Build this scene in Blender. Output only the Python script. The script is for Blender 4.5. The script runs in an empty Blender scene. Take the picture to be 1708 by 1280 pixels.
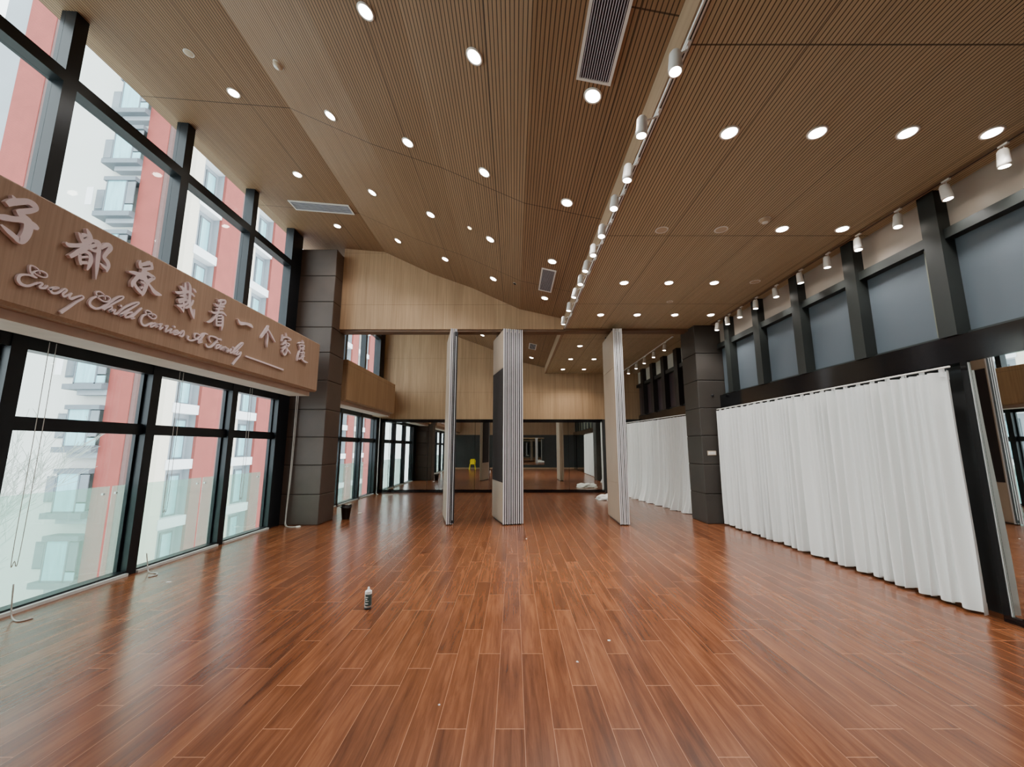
import bpy, bmesh, math, random
from mathutils import Vector, Matrix
random.seed(7)
C = bpy.context.scene.collection
PI = math.pi

# ------------------------------------------------------------ materials
def newmat(name):
    m = bpy.data.materials.new(name); m.use_nodes = True
    nt = m.node_tree; nt.nodes.clear()
    out = nt.nodes.new('ShaderNodeOutputMaterial')
    return m, nt, out
def lin(c):
    return tuple([((x/255+0.055)/1.055)**2.4 if x/255 > .04045 else x/255/12.92 for x in c]) + (1,)
def N(nt, t, **kw):
    n = nt.nodes.new(t)
    for k, v in kw.items(): setattr(n, k, v)
    return n
def M(nt, op, a, b=None, c=None):
    n = nt.nodes.new('ShaderNodeMath'); n.operation = op
    for i, v in enumerate((a, b, c)):
        if v is None: continue
        if isinstance(v, (int, float)): n.inputs[i].default_value = v
        else: nt.links.new(v, n.inputs[i])
    return n.outputs[0]
def mixc(nt, f, a, b, mode='MIX'):
    n = nt.nodes.new('ShaderNodeMix'); n.data_type = 'RGBA'; n.blend_type = mode
    for s, v in ((n.inputs[0], f), (n.inputs[6], a), (n.inputs[7], b)):
        if isinstance(v, (int, float, tuple)): s.default_value = v
        else: nt.links.new(v, s)
    return n.outputs[2]
def pmat(name, col, rough=.6, metal=0, spec=.5, var=0.08, scale=6, bump=0, bscale=60, stretch=(1,1,1), emis=None, sheen=0, trans=0, coat=0):
    m, nt, out = newmat(name)
    b = N(nt, 'ShaderNodeBsdfPrincipled')
    tc = N(nt, 'ShaderNodeTexCoord'); mp = N(nt, 'ShaderNodeMapping'); mp.inputs['Scale'].default_value = stretch
    nt.links.new(tc.outputs['Object'], mp.inputs[0])
    no = N(nt, 'ShaderNodeTexNoise'); no.inputs['Scale'].default_value = scale; no.inputs['Detail'].default_value = 5
    nt.links.new(mp.outputs[0], no.inputs[0])
    c = lin(col)
    lo = tuple([max(0, x*(1-var*2.2)) for x in c[:3]]) + (1,); hi = tuple([min(1, x*(1+var*2.2)) for x in c[:3]]) + (1,)
    nt.links.new(mixc(nt, no.outputs[0], lo, hi), b.inputs['Base Color'])
    b.inputs['Roughness'].default_value = rough; b.inputs['Metallic'].default_value = metal
    b.inputs['Specular IOR Level'].default_value = spec
    b.inputs['Coat Weight'].default_value = coat
    if sheen: b.inputs['Sheen Weight'].default_value = sheen
    if bump:
        n2 = N(nt, 'ShaderNodeTexNoise'); n2.inputs['Scale'].default_value = bscale; nt.links.new(mp.outputs[0], n2.inputs[0])
        bp = N(nt, 'ShaderNodeBump'); bp.inputs['Strength'].default_value = bump; bp.inputs['Distance'].default_value = .01
        nt.links.new(n2.outputs[0], bp.inputs['Height']); nt.links.new(bp.outputs[0], b.inputs['Normal'])
    if emis:
        b.inputs['Emission Color'].default_value = lin(emis[0]); b.inputs['Emission Strength'].default_value = emis[1]
    if trans:
        tr = N(nt, 'ShaderNodeBsdfTranslucent'); tr.inputs[0].default_value = c
        mx = N(nt, 'ShaderNodeMixShader'); mx.inputs[0].default_value = trans
        nt.links.new(b.outputs[0], mx.inputs[1]); nt.links.new(tr.outputs[0], mx.inputs[2]); nt.links.new(mx.outputs[0], out.inputs[0])
    else:
        nt.links.new(b.outputs[0], out.inputs[0])
    return m

def wood_panel(name, ca, cb, axis='z', grain=1.0, seams=None, rough=.5):
    """veneer with grain running along the given axis; seams: list of (axis index, pitch, offset)"""
    m, nt, out = newmat(name)
    b = N(nt, 'ShaderNodeBsdfPrincipled'); tc = N(nt, 'ShaderNodeTexCoord')
    mp = N(nt, 'ShaderNodeMapping')
    s = [26*grain]*3; s['xyz'.index(axis)] = .7; mp.inputs['Scale'].default_value = s
    nt.links.new(tc.outputs['Object'], mp.inputs[0])
    n1 = N(nt, 'ShaderNodeTexNoise'); n1.inputs['Scale'].default_value = 1; n1.inputs['Detail'].default_value = 6; n1.inputs['Roughness'].default_value = .65
    nt.links.new(mp.outputs[0], n1.inputs[0])
    mp2 = N(nt, 'ShaderNodeMapping'); s2 = [4.]*3; s2['xyz'.index(axis)] = .25; mp2.inputs['Scale'].default_value = s2
    nt.links.new(tc.outputs['Object'], mp2.inputs[0])
    n2 = N(nt, 'ShaderNodeTexNoise'); n2.inputs['Scale'].default_value = 1; nt.links.new(mp2.outputs[0], n2.inputs[0])
    f = M(nt, 'ADD', M(nt, 'MULTIPLY', n1.outputs[0], 1.5), M(nt, 'MULTIPLY', n2.outputs[0], .7))
    f = M(nt, 'SUBTRACT', f, .62); 
    cl = N(nt, 'ShaderNodeClamp'); nt.links.new(f, cl.inputs[0])
    col = mixc(nt, cl.outputs[0], lin(ca), lin(cb))
    if seams:
        sx = N(nt, 'ShaderNodeSeparateXYZ'); nt.links.new(tc.outputs['Object'], sx.inputs[0])
        for ax, pitch, off, w in seams:
            fr = M(nt, 'FRACT', M(nt, 'DIVIDE', M(nt, 'ADD', sx.outputs[ax], off+1000*pitch), pitch))
            k = M(nt, 'LESS_THAN', fr, w/pitch)
            col = mixc(nt, M(nt, 'MULTIPLY', k, .55), col, (0.02, .012, .008, 1))
    nt.links.new(col, b.inputs['Base Color']); b.inputs['Roughness'].default_value = rough
    b.inputs['Specular IOR Level'].default_value = .3
    nt.links.new(b.outputs[0], out.inputs[0])
    return m

def floor_mat():
    m, nt, out = newmat('floor_planks')
    b = N(nt, 'ShaderNodeBsdfPrincipled'); tc = N(nt, 'ShaderNodeTexCoord')
    sx = N(nt, 'ShaderNodeSeparateXYZ'); nt.links.new(tc.outputs['Object'], sx.inputs[0])
    W, L = .157, 1.22
    xr = M(nt, 'DIVIDE', M(nt, 'ADD', sx.outputs[0], 10*W*10-.057), W)
    row = M(nt, 'FLOOR', xr); fx = M(nt, 'FRACT', xr)
    wn = N(nt, 'ShaderNodeTexWhiteNoise', noise_dimensions='1D'); nt.links.new(row, wn.inputs['W'])
    q = M(nt, 'DIVIDE', M(nt, 'FLOOR', M(nt, 'MULTIPLY', wn.outputs[0], 6)), 6)
    yr = M(nt, 'ADD', M(nt, 'DIVIDE', M(nt, 'ADD', sx.outputs[1], 50), L), q)
    colr = M(nt, 'FLOOR', yr); fy = M(nt, 'FRACT', yr)
    wn2 = N(nt, 'ShaderNodeTexWhiteNoise', noise_dimensions='2D')
    cb = N(nt, 'ShaderNodeCombineXYZ'); nt.links.new(row, cb.inputs[0]); nt.links.new(colr, cb.inputs[1])
    nt.links.new(cb.outputs[0], wn2.inputs['Vector'])
    # grain, offset per plank
    mp = N(nt, 'ShaderNodeCombineXYZ')
    nt.links.new(M(nt, 'MULTIPLY', sx.outputs[0], 34), mp.inputs[0])
    nt.links.new(M(nt, 'MULTIPLY', sx.outputs[1], 2.2), mp.inputs[1])
    nt.links.new(M(nt, 'MULTIPLY', wn2.outputs[0], 37), mp.inputs[2])
    n1 = N(nt, 'ShaderNodeTexNoise'); n1.inputs['Scale'].default_value = 1; n1.inputs['Detail'].default_value = 7; n1.inputs['Roughness'].default_value = .62
    n1.inputs['Distortion'].default_value = .6
    nt.links.new(mp.outputs[0], n1.inputs[0])
    mp3 = N(nt, 'ShaderNodeCombineXYZ')
    nt.links.new(M(nt, 'MULTIPLY', sx.outputs[0], 9), mp3.inputs[0])
    nt.links.new(M(nt, 'MULTIPLY', sx.outputs[1], 1.1), mp3.inputs[1])
    nt.links.new(M(nt, 'MULTIPLY', wn2.outputs[0], 51), mp3.inputs[2])
    n3 = N(nt, 'ShaderNodeTexNoise'); n3.inputs['Scale'].default_value = 1; n3.inputs['Detail'].default_value = 3
    nt.links.new(mp3.outputs[0], n3.inputs[0])
    cr = N(nt, 'ShaderNodeValToRGB')
    e = cr.color_ramp.elements
    e[0].position = .32; e[0].color = lin((80, 43, 25)); e[1].position = .72; e[1].color = lin((142, 89, 57))
    e2 = e.new(.5); e2.color = lin((110, 64, 38))
    f = M(nt, 'ADD', M(nt, 'MULTIPLY', n1.outputs[0], .55), M(nt, 'MULTIPLY', n3.outputs[0], .45))
    f = M(nt, 'ADD', f, M(nt, 'MULTIPLY', M(nt, 'SUBTRACT', wn2.outputs[0], .5), .1))
    nt.links.new(f, cr.inputs[0])
    sm = M(nt, 'MAXIMUM', M(nt, 'LESS_THAN', fx, .016), M(nt, 'LESS_THAN', fy, .0035))
    col = mixc(nt, M(nt, 'MULTIPLY', sm, .55), cr.outputs[0], lin((214, 152, 112)))
    nt.links.new(col, b.inputs['Base Color'])
    r = M(nt, 'ADD', M(nt, 'MULTIPLY', n1.outputs[0], .1), .19)
    nt.links.new(r, b.inputs['Roughness'])
    b.inputs['Specular IOR Level'].default_value = .5
    n4 = N(nt, 'ShaderNodeTexNoise'); n4.inputs['Scale'].default_value = 1.3
    mp4 = N(nt, 'ShaderNodeMapping'); mp4.inputs['Scale'].default_value = (40, 4, 1)
    nt.links.new(tc.outputs['Object'], mp4.inputs[0]); nt.links.new(mp4.outputs[0], n4.inputs[0])
    bp = N(nt, 'ShaderNodeBump'); bp.inputs['Strength'].default_value = .12; bp.inputs['Distance'].default_value = .004
    nt.links.new(n4.outputs[0], bp.inputs['Height']); nt.links.new(bp.outputs[0], b.inputs['Normal'])
    nt.links.new(b.outputs[0], out.inputs[0])
    return m

def slat_mat(name='grooved_ceiling_panel', ca=(124, 94, 68), cb=(172, 138, 106)):
    """grooved acoustic panel: grooves run along y, cross seams every 2.4 m"""
    m, nt, out = newmat(name)
    b = N(nt, 'ShaderNodeBsdfPrincipled'); tc = N(nt, 'ShaderNodeTexCoord')
    sx = N(nt, 'ShaderNodeSeparateXYZ'); nt.links.new(tc.outputs['Object'], sx.inputs[0])
    P = .032
    fx = M(nt, 'FRACT', M(nt, 'DIVIDE', M(nt, 'ADD', sx.outputs[0], 32*P), P))
    g = M(nt, 'LESS_THAN', fx, .24)
    mp = N(nt, 'ShaderNodeMapping'); mp.inputs['Scale'].default_value = (40, .8, 40)
    nt.links.new(tc.outputs['Object'], mp.inputs[0])
    n1 = N(nt, 'ShaderNodeTexNoise'); n1.inputs['Scale'].default_value = 1; n1.inputs['Detail'].default_value = 4
    nt.links.new(mp.outputs[0], n1.inputs[0])
    col = mixc(nt, n1.outputs[0], lin(ca), lin(cb))
    col = mixc(nt, M(nt, 'MULTIPLY', g, .9), col, lin((46, 33, 24)))
    fy = M(nt, 'FRACT', M(nt, 'DIVIDE', M(nt, 'ADD', sx.outputs[1], 22.0-.07), 2.42))
    seam = M(nt, 'LESS_THAN', fy, .005)
    fs = M(nt, 'FRACT', M(nt, 'DIVIDE', M(nt, 'ADD', sx.outputs[0], 12.0), 1.07))
    seam = M(nt, 'MAXIMUM', seam, M(nt, 'LESS_THAN', fs, .006))
    col = mixc(nt, M(nt, 'MULTIPLY', seam, .8), col, lin((34, 22, 16)))
    nt.links.new(col, b.inputs['Base Color']); b.inputs['Roughness'].default_value = .55
    b.inputs['Specular IOR Level'].default_value = .3
    bp = N(nt, 'ShaderNodeBump'); bp.inputs['Strength'].default_value = .4; bp.inputs['Distance'].default_value = .004; bp.invert = True
    nt.links.new(g, bp.inputs['Height']); nt.links.new(bp.outputs[0], b.inputs['Normal'])
    nt.links.new(b.outputs[0], out.inputs[0])
    return m

def glass_mat(name, tint, diffuse=0.0, dcol=(200, 230, 215), refl=1.0):
    m, nt, out = newmat(name)
    t = N(nt, 'ShaderNodeBsdfTransparent'); t.inputs[0].default_value = tint
    g = N(nt, 'ShaderNodeBsdfGlossy'); g.inputs['Roughness'].default_value = .02
    fr = N(nt, 'ShaderNodeFresnel'); ge = N(nt, 'ShaderNodeNewGeometry')
    nt.links.new(M(nt, 'SUBTRACT', 1.5, M(nt, 'MULTIPLY', ge.outputs['Backfacing'], 1.5-1/1.5)), fr.inputs[0])
    no = N(nt, 'ShaderNodeTexNoise'); no.inputs['Scale'].default_value = .7
    tc = N(nt, 'ShaderNodeTexCoord'); nt.links.new(tc.outputs['Object'], no.inputs[0])
    bp = N(nt, 'ShaderNodeBump'); bp.inputs['Strength'].default_value = .02; nt.links.new(no.outputs[0], bp.inputs['Height'])
    nt.links.new(bp.outputs[0], g.inputs['Normal'])
    mx = N(nt, 'ShaderNodeMixShader')
    nt.links.new(M(nt, 'MULTIPLY', fr.outputs[0], refl), mx.inputs[0])
    base = t.outputs[0]
    if diffuse:
        d = N(nt, 'ShaderNodeBsdfDiffuse'); d.inputs[0].default_value = lin(dcol)
        tl = N(nt, 'ShaderNodeBsdfTranslucent'); tl.inputs[0].default_value = lin(dcol)
        ad = N(nt, 'ShaderNodeMixShader'); ad.inputs[0].default_value = .5
        nt.links.new(d.outputs[0], ad.inputs[1]); nt.links.new(tl.outputs[0], ad.inputs[2])
        m2 = N(nt, 'ShaderNodeMixShader'); m2.inputs[0].default_value = diffuse
        nt.links.new(t.outputs[0], m2.inputs[1]); nt.links.new(ad.outputs[0], m2.inputs[2]); base = m2.outputs[0]
    nt.links.new(base, mx.inputs[1]); nt.links.new(g.outputs[0], mx.inputs[2]); nt.links.new(mx.outputs[0], out.inputs[0])
    return m
def mirror_mat(name, col, rough=.01):
    m, nt, out = newmat(name)
    g = N(nt, 'ShaderNodeBsdfGlossy'); g.inputs[0].default_value = col; g.inputs['Roughness'].default_value = rough
    no = N(nt, 'ShaderNodeTexNoise'); no.inputs['Scale'].default_value = .5
    tc = N(nt, 'ShaderNodeTexCoord'); nt.links.new(tc.outputs['Object'], no.inputs[0])
    bp = N(nt, 'ShaderNodeBump'); bp.inputs['Strength'].default_value = .012; nt.links.new(no.outputs[0], bp.inputs['Height'])
    nt.links.new(bp.outputs[0], g.inputs['Normal'])
    nt.links.new(g.outputs[0], out.inputs[0]); return m
def emis_mat(name, col, s):
    m, nt, out = newmat(name)
    e = N(nt, 'ShaderNodeEmission'); e.inputs[0].default_value = lin(col); e.inputs[1].default_value = s
    nt.links.new(e.outputs[0], out.inputs[0]); return m

MT = {}
MT['floor'] = floor_mat(); MT['slat'] = slat_mat(); MT['slatflat'] = slat_mat('grooved_flat_ceiling', (166, 146, 114), (212, 192, 156))
MT['veneer'] = wood_panel('light_oak_veneer', (150, 120, 90), (198, 166, 130), 'z', seams=[(2, 1.22, .25, .006), (0, 1.2, .3, .004)])
MT['beamwood'] = wood_panel('sign_beam_veneer', (150, 124, 104), (184, 156, 134), 'z', 2.0)
MT['stripwood'] = wood_panel('pale_edge_wood', (140, 114, 90), (168, 142, 114), 'y')
MT['soffit'] = pmat('pale_soffit', (196, 176, 162), .7)
MT['frame'] = pmat('black_aluminium', (24, 30, 36), .35, .3, var=.1)
MT['framelight'] = pmat('silver_sill', (220, 224, 222), .45, .1)
MT['glass'] = glass_mat('window_glass', (.94, .98, .97, 1), refl=.8)
MT['balglass'] = glass_mat('green_railing_glass', (.86, .96, .92, 1), .22, (205, 235, 222))
MT['mirror'] = mirror_mat('wall_mirror', (.66, .69, .67, 1))
MT['darkmirror'] = mirror_mat('dim_mirror', (.6, .62, .62, 1), .02)
MT['leather'] = pmat('padded_brown_leather', (80, 66, 58), .48, bump=.25, bscale=120, var=.12, scale=3)
MT['leatherR'] = pmat('padded_dark_leather', (58, 53, 48), .5, bump=.25, bscale=120, var=.12, scale=3)
MT['groove'] = pmat('dark_groove', (20, 16, 15), .7)
MT['glossblack'] = pmat('gloss_black_panel', (14, 15, 18), .12, spec=.6)
MT['post'] = pmat('dark_green_post', (31, 35, 33), .5)
MT['postlight'] = pmat('olive_reveal', (104, 106, 92), .6)
MT['bluepane'] = pmat('blue_grey_blind', (84, 92, 99), .35, var=.08, scale=.8)
MT['purplepane'] = pmat('plum_dark_blind', (62, 48, 52), .4)
MT['tanpane'] = pmat('tan_upper_panel', (164, 150, 138), .45, var=.06, scale=1)
MT['paperpane'] = pmat('white_upper_panel', (205, 200, 190), .6)
MT['darkwall'] = pmat('charcoal_wall', (52, 54, 55), .6)
MT['curtain'] = pmat('white_curtain', (238, 240, 238), .9, var=.01, scale=1, trans=.08)
MT['whitepaint'] = pmat('white_powder_coat', (232, 228, 222), .4, var=.02)
MT['lettering'] = pmat('pale_pink_acrylic', (240, 224, 230), .45, var=.03)
MT['ptan'] = pmat('partition_beige_vinyl', (168, 146, 126), .5, var=.05, scale=2)
MT['pdark'] = pmat('partition_dark_fabric', (38, 28, 27), .85, bump=.5, bscale=300, var=.12, scale=30)
MT['alu'] = pmat('brushed_aluminium', (236, 233, 235), .35, .3, var=.05)
MT['darkgrey'] = pmat('grey_edge_channel', (96, 90, 96), .5)
MT['gasket'] = pmat('dark_gasket', (24, 22, 26), .5)
MT['lamp'] = emis_mat('lamp_glow', (255, 246, 232), 26)
MT['warmlamp'] = emis_mat('warm_lamp_glow', (255, 226, 170), 7)
MT['offlens'] = pmat('ceiling_speaker_cover', (196, 176, 150), .6)
MT['ventdark'] = pmat('vent_duct_interior', (38, 40, 52), .7)
MT['ventslat'] = pmat('vent_slat', (205, 203, 212), .5)
MT['cream'] = pmat('cream_render', (204, 206, 202), .9, var=.04, scale=.3)
MT['creamwarm'] = pmat('cream_pier', (226, 216, 200), .9, var=.03, scale=.5)
MT['red'] = pmat('red_brick_pillar', (142, 70, 64), .9, var=.08, scale=1.5)
MT['reddark'] = pmat('pillar_side_shade', (110, 84, 82), .9)  # darker colour standing for the shaded side of the red pillars
MT['greyf'] = pmat('grey_facade', (150, 158, 166), .8, var=.08, scale=.4)
MT['slabw'] = pmat('white_slab', (232, 232, 236), .8, var=.03)
MT['bayf'] = pmat('grey_bay_frame', (104, 114, 122), .6)
MT['bayglass'] = pmat('pale_blue_bay_glass', (140, 196, 206), .15, var=.16, scale=2.2, stretch=(3, 3, .35))
MT['darkglass'] = pmat('dim_window_glass', (112, 122, 130), .2, var=.15, scale=1)
MT['ground'] = pmat('pale_paving', (176, 184, 178), .9, var=.1, scale=.4)
MT['bark'] = pmat('pale_bark', (176, 184, 176), .9)
MT['cord'] = pmat('pale_cord', (206, 204, 198), .6)
MT['binblack'] = pmat('black_plastic', (12, 12, 13), .4)
MT['paper'] = pmat('white_paper', (236, 232, 226), .8)
MT['cloth'] = pmat('white_cloth', (240, 240, 232), .9)
MT['yellow'] = pmat('yellow_plastic', (240, 214, 20), .4)
MT['green'] = pmat('green_plastic', (70, 160, 120), .5)
MT['label'] = pmat('bottle_label', (58, 76, 74), .5, var=.5, scale=60)
MT['capwhite'] = pmat('white_nozzle_plastic', (244, 240, 236), .4)
MT['rear_fascia'] = wood_panel('rear_fascia_wood', (150, 122, 98), (178, 148, 120), 'z')
MT['lip'] = pmat('brown_wood_lip', (112, 84, 62), .5)
MT['trackblack'] = pmat('black_track_channel', (30, 26, 25), .5)

# ------------------------------------------------------------ mesh helpers
def obj(name, bm, mat, parent=None, smooth=False, loc=None):
    me = bpy.data.meshes.new(name); bmesh.ops.recalc_face_normals(bm, faces=bm.faces); bm.to_mesh(me); bm.free()
    if isinstance(mat, (list, tuple)):
        for q in mat: me.materials.append(q)
    else: me.materials.append(mat)
    if smooth:
        for p in me.polygons: p.use_smooth = True
    o = bpy.data.objects.new(name, me); C.objects.link(o)
    if parent is not None: o.parent = parent
    if loc: o.location = loc
    return o
def B(): return bmesh.new()
def box(bm, x0, x1, y0, y1, z0, z1, mi=0):
    v = [bm.verts.new(p) for p in ((x0,y0,z0),(x1,y0,z0),(x1,y1,z0),(x0,y1,z0),(x0,y0,z1),(x1,y0,z1),(x1,y1,z1),(x0,y1,z1))]
    for f in ((0,3,2,1),(4,5,6,7),(0,1,5,4),(1,2,6,5),(2,3,7,6),(3,0,4,7)):
        bm.faces.new([v[i] for i in f]).material_index = mi
    return v
def bx(*a, **k):
    bm = B(); box(bm, *a, **k); return bm
def bevel(bm, w=.01, seg=2):
    bmesh.ops.bevel(bm, geom=list(bm.edges), offset=w, segments=seg, affect='EDGES', profile=.6); return bm
def prism(bm, poly, axis, a, b):
    """extrude a 2D polygon; axis 'y': poly is (x,z); 'x': (y,z); 'z': (x,y)"""
    def P(p, t): return {'y': (p[0], t, p[1]), 'x': (t, p[0], p[1]), 'z': (p[0], p[1], t)}[axis]
    A = [bm.verts.new(P(p, a)) for p in poly]; D = [bm.verts.new(P(p, b)) for p in poly]
    n = len(poly)
    bm.faces.new(A); bm.faces.new(list(reversed(D)))
    for i in range(n): bm.faces.new((A[i], A[(i+1) % n], D[(i+1) % n], D[i]))
def lathe(bm, prof, n=24, c=(0,0,0), mat=None):
    rings = []
    for r, z in prof:
        rings.append([bm.verts.new((c[0]+r*math.cos(2*PI*i/n), c[1]+r*math.sin(2*PI*i/n), c[2]+z)) for i in range(n)])
    for a, b in zip(rings, rings[1:]):
        for i in range(n): bm.faces.new((a[i], a[(i+1) % n], b[(i+1) % n], b[i]))
    bm.faces.new(rings[0]); bm.faces.new(rings[-1])
    return rings
def tube(bm, pts, r, n=6):
    rings = []
    pts = [Vector(p) for p in pts]
    rr = r if isinstance(r, (list, tuple)) else [r]*len(pts)
    for i, p in enumerate(pts):
        d = (pts[min(i+1, len(pts)-1)] - pts[max(i-1, 0)]).normalized()
        u = d.cross(Vector((0, 0, 1)))
        if u.length < .05: u = d.cross(Vector((1, 0, 0)))
        u.normalize(); w = d.cross(u)
        rings.append([bm.verts.new(p + rr[i]*(math.cos(2*PI*k/n)*u + math.sin(2*PI*k/n)*w)) for k in range(n)])
    for a, b in zip(rings, rings[1:]):
        for k in range(n): bm.faces.new((a[k], a[(k+1) % n], b[(k+1) % n], b[k]))
    bm.faces.new(rings[0]); bm.faces.new(rings[-1])
def catmull(pts, sub=6):
    out = []
    n = len(pts)
    for i in range(n-1):
        p0, p1, p2, p3 = pts[max(i-1, 0)], pts[i], pts[i+1], pts[min(i+2, n-1)]
        for s in range(sub):
            t = s/sub
            out.append(tuple(.5*((2*b)+(-a+c)*t+(2*a-5*b+4*c-d)*t*t+(-a+3*b-3*c+d)*t**3) for a, b, c, d in zip(p0, p1, p2, p3)))
    out.append(tuple(pts[-1])); return out
def tag(o, label=None, cat=None, group=None, kind=None):
    if label: o['label'] = label
    if cat: o['category'] = cat
    if group: o['group'] = group
    if kind: o['kind'] = kind
    return o
def thing(name, loc, label, cat, group=None, rz=0):
    o = bpy.data.objects.new(name, None); C.objects.link(o); o.location = loc; o.rotation_euler = (0, 0, rz)
    o.empty_display_size = .1
    return tag(o, label, cat, group)
def struct(name, bm, mat, label=None, cat=None, parent=None, smooth=False):
    o = obj(name, bm, mat, parent, smooth)
    if parent is None: tag(o, label, cat, kind='structure')
    return o
def copy_tree(o, parent=None):
    c = o.copy(); C.objects.link(c); c.parent = parent
    for ch in list(o.children): copy_tree(ch, c)
    return c
ORD = ['first', 'second', 'third', 'fourth', 'fifth', 'sixth', 'seventh', 'eighth', 'ninth', 'tenth', 'eleventh', 'twelfth', 'thirteenth']
WORLD = 5.2; EXPO = 0.28
# ------------------------------------------------------------ measurements (metres; camera stands over the origin)
XL, XR = -4.62, 4.35
Y0, YB, Y1 = -1.3, 8.66, 14.17         # rear wall, divider bulkhead, far wall
PROF = [(-4.9, 6.06), (-2.92, 5.88), (-1.84, 5.36), (-.92, 5.02), (.13, 4.53), (1.09, 4.31)]
ZF = 4.09
def ceil_z(x):
    if x > 1.09: return ZF
    for (a, za), (b, zb) in zip(PROF, PROF[1:]):
        if a <= x <= b: return za + (zb-za)*(x-a)/(b-a)
def ceil_slope(x):
    if x > 1.09: return 0
    for (a, za), (b, zb) in zip(PROF, PROF[1:]):
        if a <= x <= b: return (zb-za)/(b-a)

# ------------------------------------------------------------ floor and ceilings
struct('floor', bx(-4.82, 4.6, Y0-.1, Y1+.1, -.12, 0), MT['floor'], 'glossy reddish brown laminate plank floor of the hall', 'floor')
bm = B(); prism(bm, PROF + [(1.09, 4.5), (.13, 4.72), (-.92, 5.2), (-1.84, 5.55), (-2.92, 6.05), (-4.9, 6.25)], 'y', Y0-.1, Y1+.1)
struct('ceiling', bm, MT['slat'], 'folded grooved wood ceiling rising towards the windows', 'ceiling')
struct('ceiling', bx(1.15, 4.62, Y0-.1, Y1+.1, ZF, ZF+.15), MT['slatflat'], 'flat lower grooved wood ceiling on the curtain side', 'ceiling')
struct('trim_1', bx(1.09, 1.15, Y0-.1, Y1+.1, ZF-.004, 4.5), MT['stripwood'], 'pale wooden step between the sloped and the flat ceiling', 'trim')

# divider bulkhead between the two halves of the hall
prof = [(-3.83, 4.07), (1.09, 4.07), (1.09, 4.31-.001)] + [(x, z-.001) for x, z in reversed(PROF[1:-1])] + [(-3.83, ceil_z(-3.83)-.001)]
bm = B(); prism(bm, prof, 'y', YB, YB+.3)
struct('wall_divider', bm, MT['veneer'], 'light oak bulkhead above the folding partition opening', 'wall')
bm = B(); box(bm, -3.83, 1.14, YB+.03, YB+.27, 4.02, 4.07); box(bm, 1.14, 3.84, YB+.02, YB+.28, 4.04, 4.088)
struct('trim_2', bm, MT['lip'], 'brown wooden lip holding the track of the folding partition', 'trim')

# ------------------------------------------------------------ columns (padded leather blocks)
def padded_column(name, x0, x1, y0, y1, z1, seams, mat, label):
    bm = B(); box(bm, x0+.012, x1-.012, y0+.012, y1-.012, 0, z1)
    root = struct(name, bm, MT['groove'], label, 'column')
    zs = [0] + seams + [z1]
    for a, b in zip(zs, zs[1:]):
        q = bx(x0, x1, y0, y1, a+.004, b-.004)
        bmesh.ops.bevel(q, geom=list(q.edges), offset=.014, segments=3, affect='EDGES', profile=.5)
        obj('padded_panel', q, mat, root)
    return root
padded_column('wall_column_left', XL+.0, -3.83, 8.30, 8.98, 5.76, [.58, 1.15, 1.71, 2.27, 2.87, 3.46, 4.01, 4.57, 5.15], MT['leather'],
              'tall brown padded leather column beside the sign beam')
padded_column('wall_column_right', 3.84, 4.42, 8.42, 9.12, 4.085, [.58, 1.16, 1.74, 2.31, 2.89, 3.47], MT['leatherR'],
              'dark padded leather column between the two white curtains')

# ------------------------------------------------------------ left facade windows
mull = [Y0-.05+.02, -.79, .70, 2.19, 3.69, 5.18, 6.67]
ends = [(8.00, 8.30)]
def lower_window(n, ya, yb, label):
    """glazed bay from floor to 2.5 m; ya..yb are clear edges between mullions"""
    bm = B()
    box(bm, XL-.10, XL+.02, ya, yb, 0.0, .05); box(bm, XL-.12, XL-.02, ya, yb, 1.66, 1.79); box(bm, XL-.12, XL+.02, ya, yb, 2.42, 2.62)
    box(bm, XL-.10, XL-.06, ya, ya+.03, .05, 2.42); box(bm, XL-.10, XL-.06, yb-.03, yb, .05, 2.42)
    w = struct('window_%d' % n, bm, MT['frame'], label, 'window')
    obj('sill', bx(XL+.02, XL+.06, ya, yb, 0, .03), MT['framelight'], w)
    obj('pane', bx(XL-.085, XL-.08, ya, yb, .05, 1.66), MT['glass'], w)
    obj('pane', bx(XL-.085, XL-.08, ya, yb, 1.79, 2.42), MT['glass'], w)
    return w
def upper_window(n, ya, yb, label, z0=3.3):
    bm = B()
    box(bm, XL-.12, XL+.03, ya, yb, 5.20, 5.33); box(bm, XL-.12, XL+.0, ya, yb, 6.055, 6.12); box(bm, XL-.12, XL+.0, ya, yb, z0, z0+.1)
    w = struct('window_%d' % n, bm, MT['frame'], label, 'window')
    obj('pane', bx(XL-.085, XL-.08, ya, yb, z0+.1, 5.20), MT['glass'], w)
    obj('pane', bx(XL-.085, XL-.08, ya, yb, 5.33, 6.055), MT['glass'], w)
def mullion(y, w=.055):
    bm = B(); box(bm, XL-.2, XL+.03, y-w, y+w, 0, 6.1)
    struct('trim_3', bm, MT['frame'], 'black vertical window mullion', 'trim')
bay = ['far behind the camera', 'behind the camera', 'beside the camera', 'nearest the photographer', 'second from the photographer', 'under the middle of the sign beam', 'next to the padded column']
n = 1
edges = mull + [8.06]
bm = B()
for y in mull: box(bm, XL-.13, XL+.03, y-.065, y+.065, 0, 6.1)
box(bm, XL-.13, XL+.03, 7.92, 8.30, 0, 6.1)
box(bm, XL-.2, XL-.002, 8.30, 9.35, 0, 5.7)
struct('wall_left', bm, MT['frame'], 'black aluminium mullions of the glazed wall on the window side', 'wall')
for i, (a, b) in enumerate(zip(edges, edges[1:])):
    bb = b-.065 if i < len(edges)-2 else 7.92
    lower_window(n, a+.065, bb, 'lower glazed bay ' + bay[i]); n += 1
    upper_window(n, a+.065, bb, 'tall upper glazed bay above the sign beam ' + bay[i]); n += 1
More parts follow.
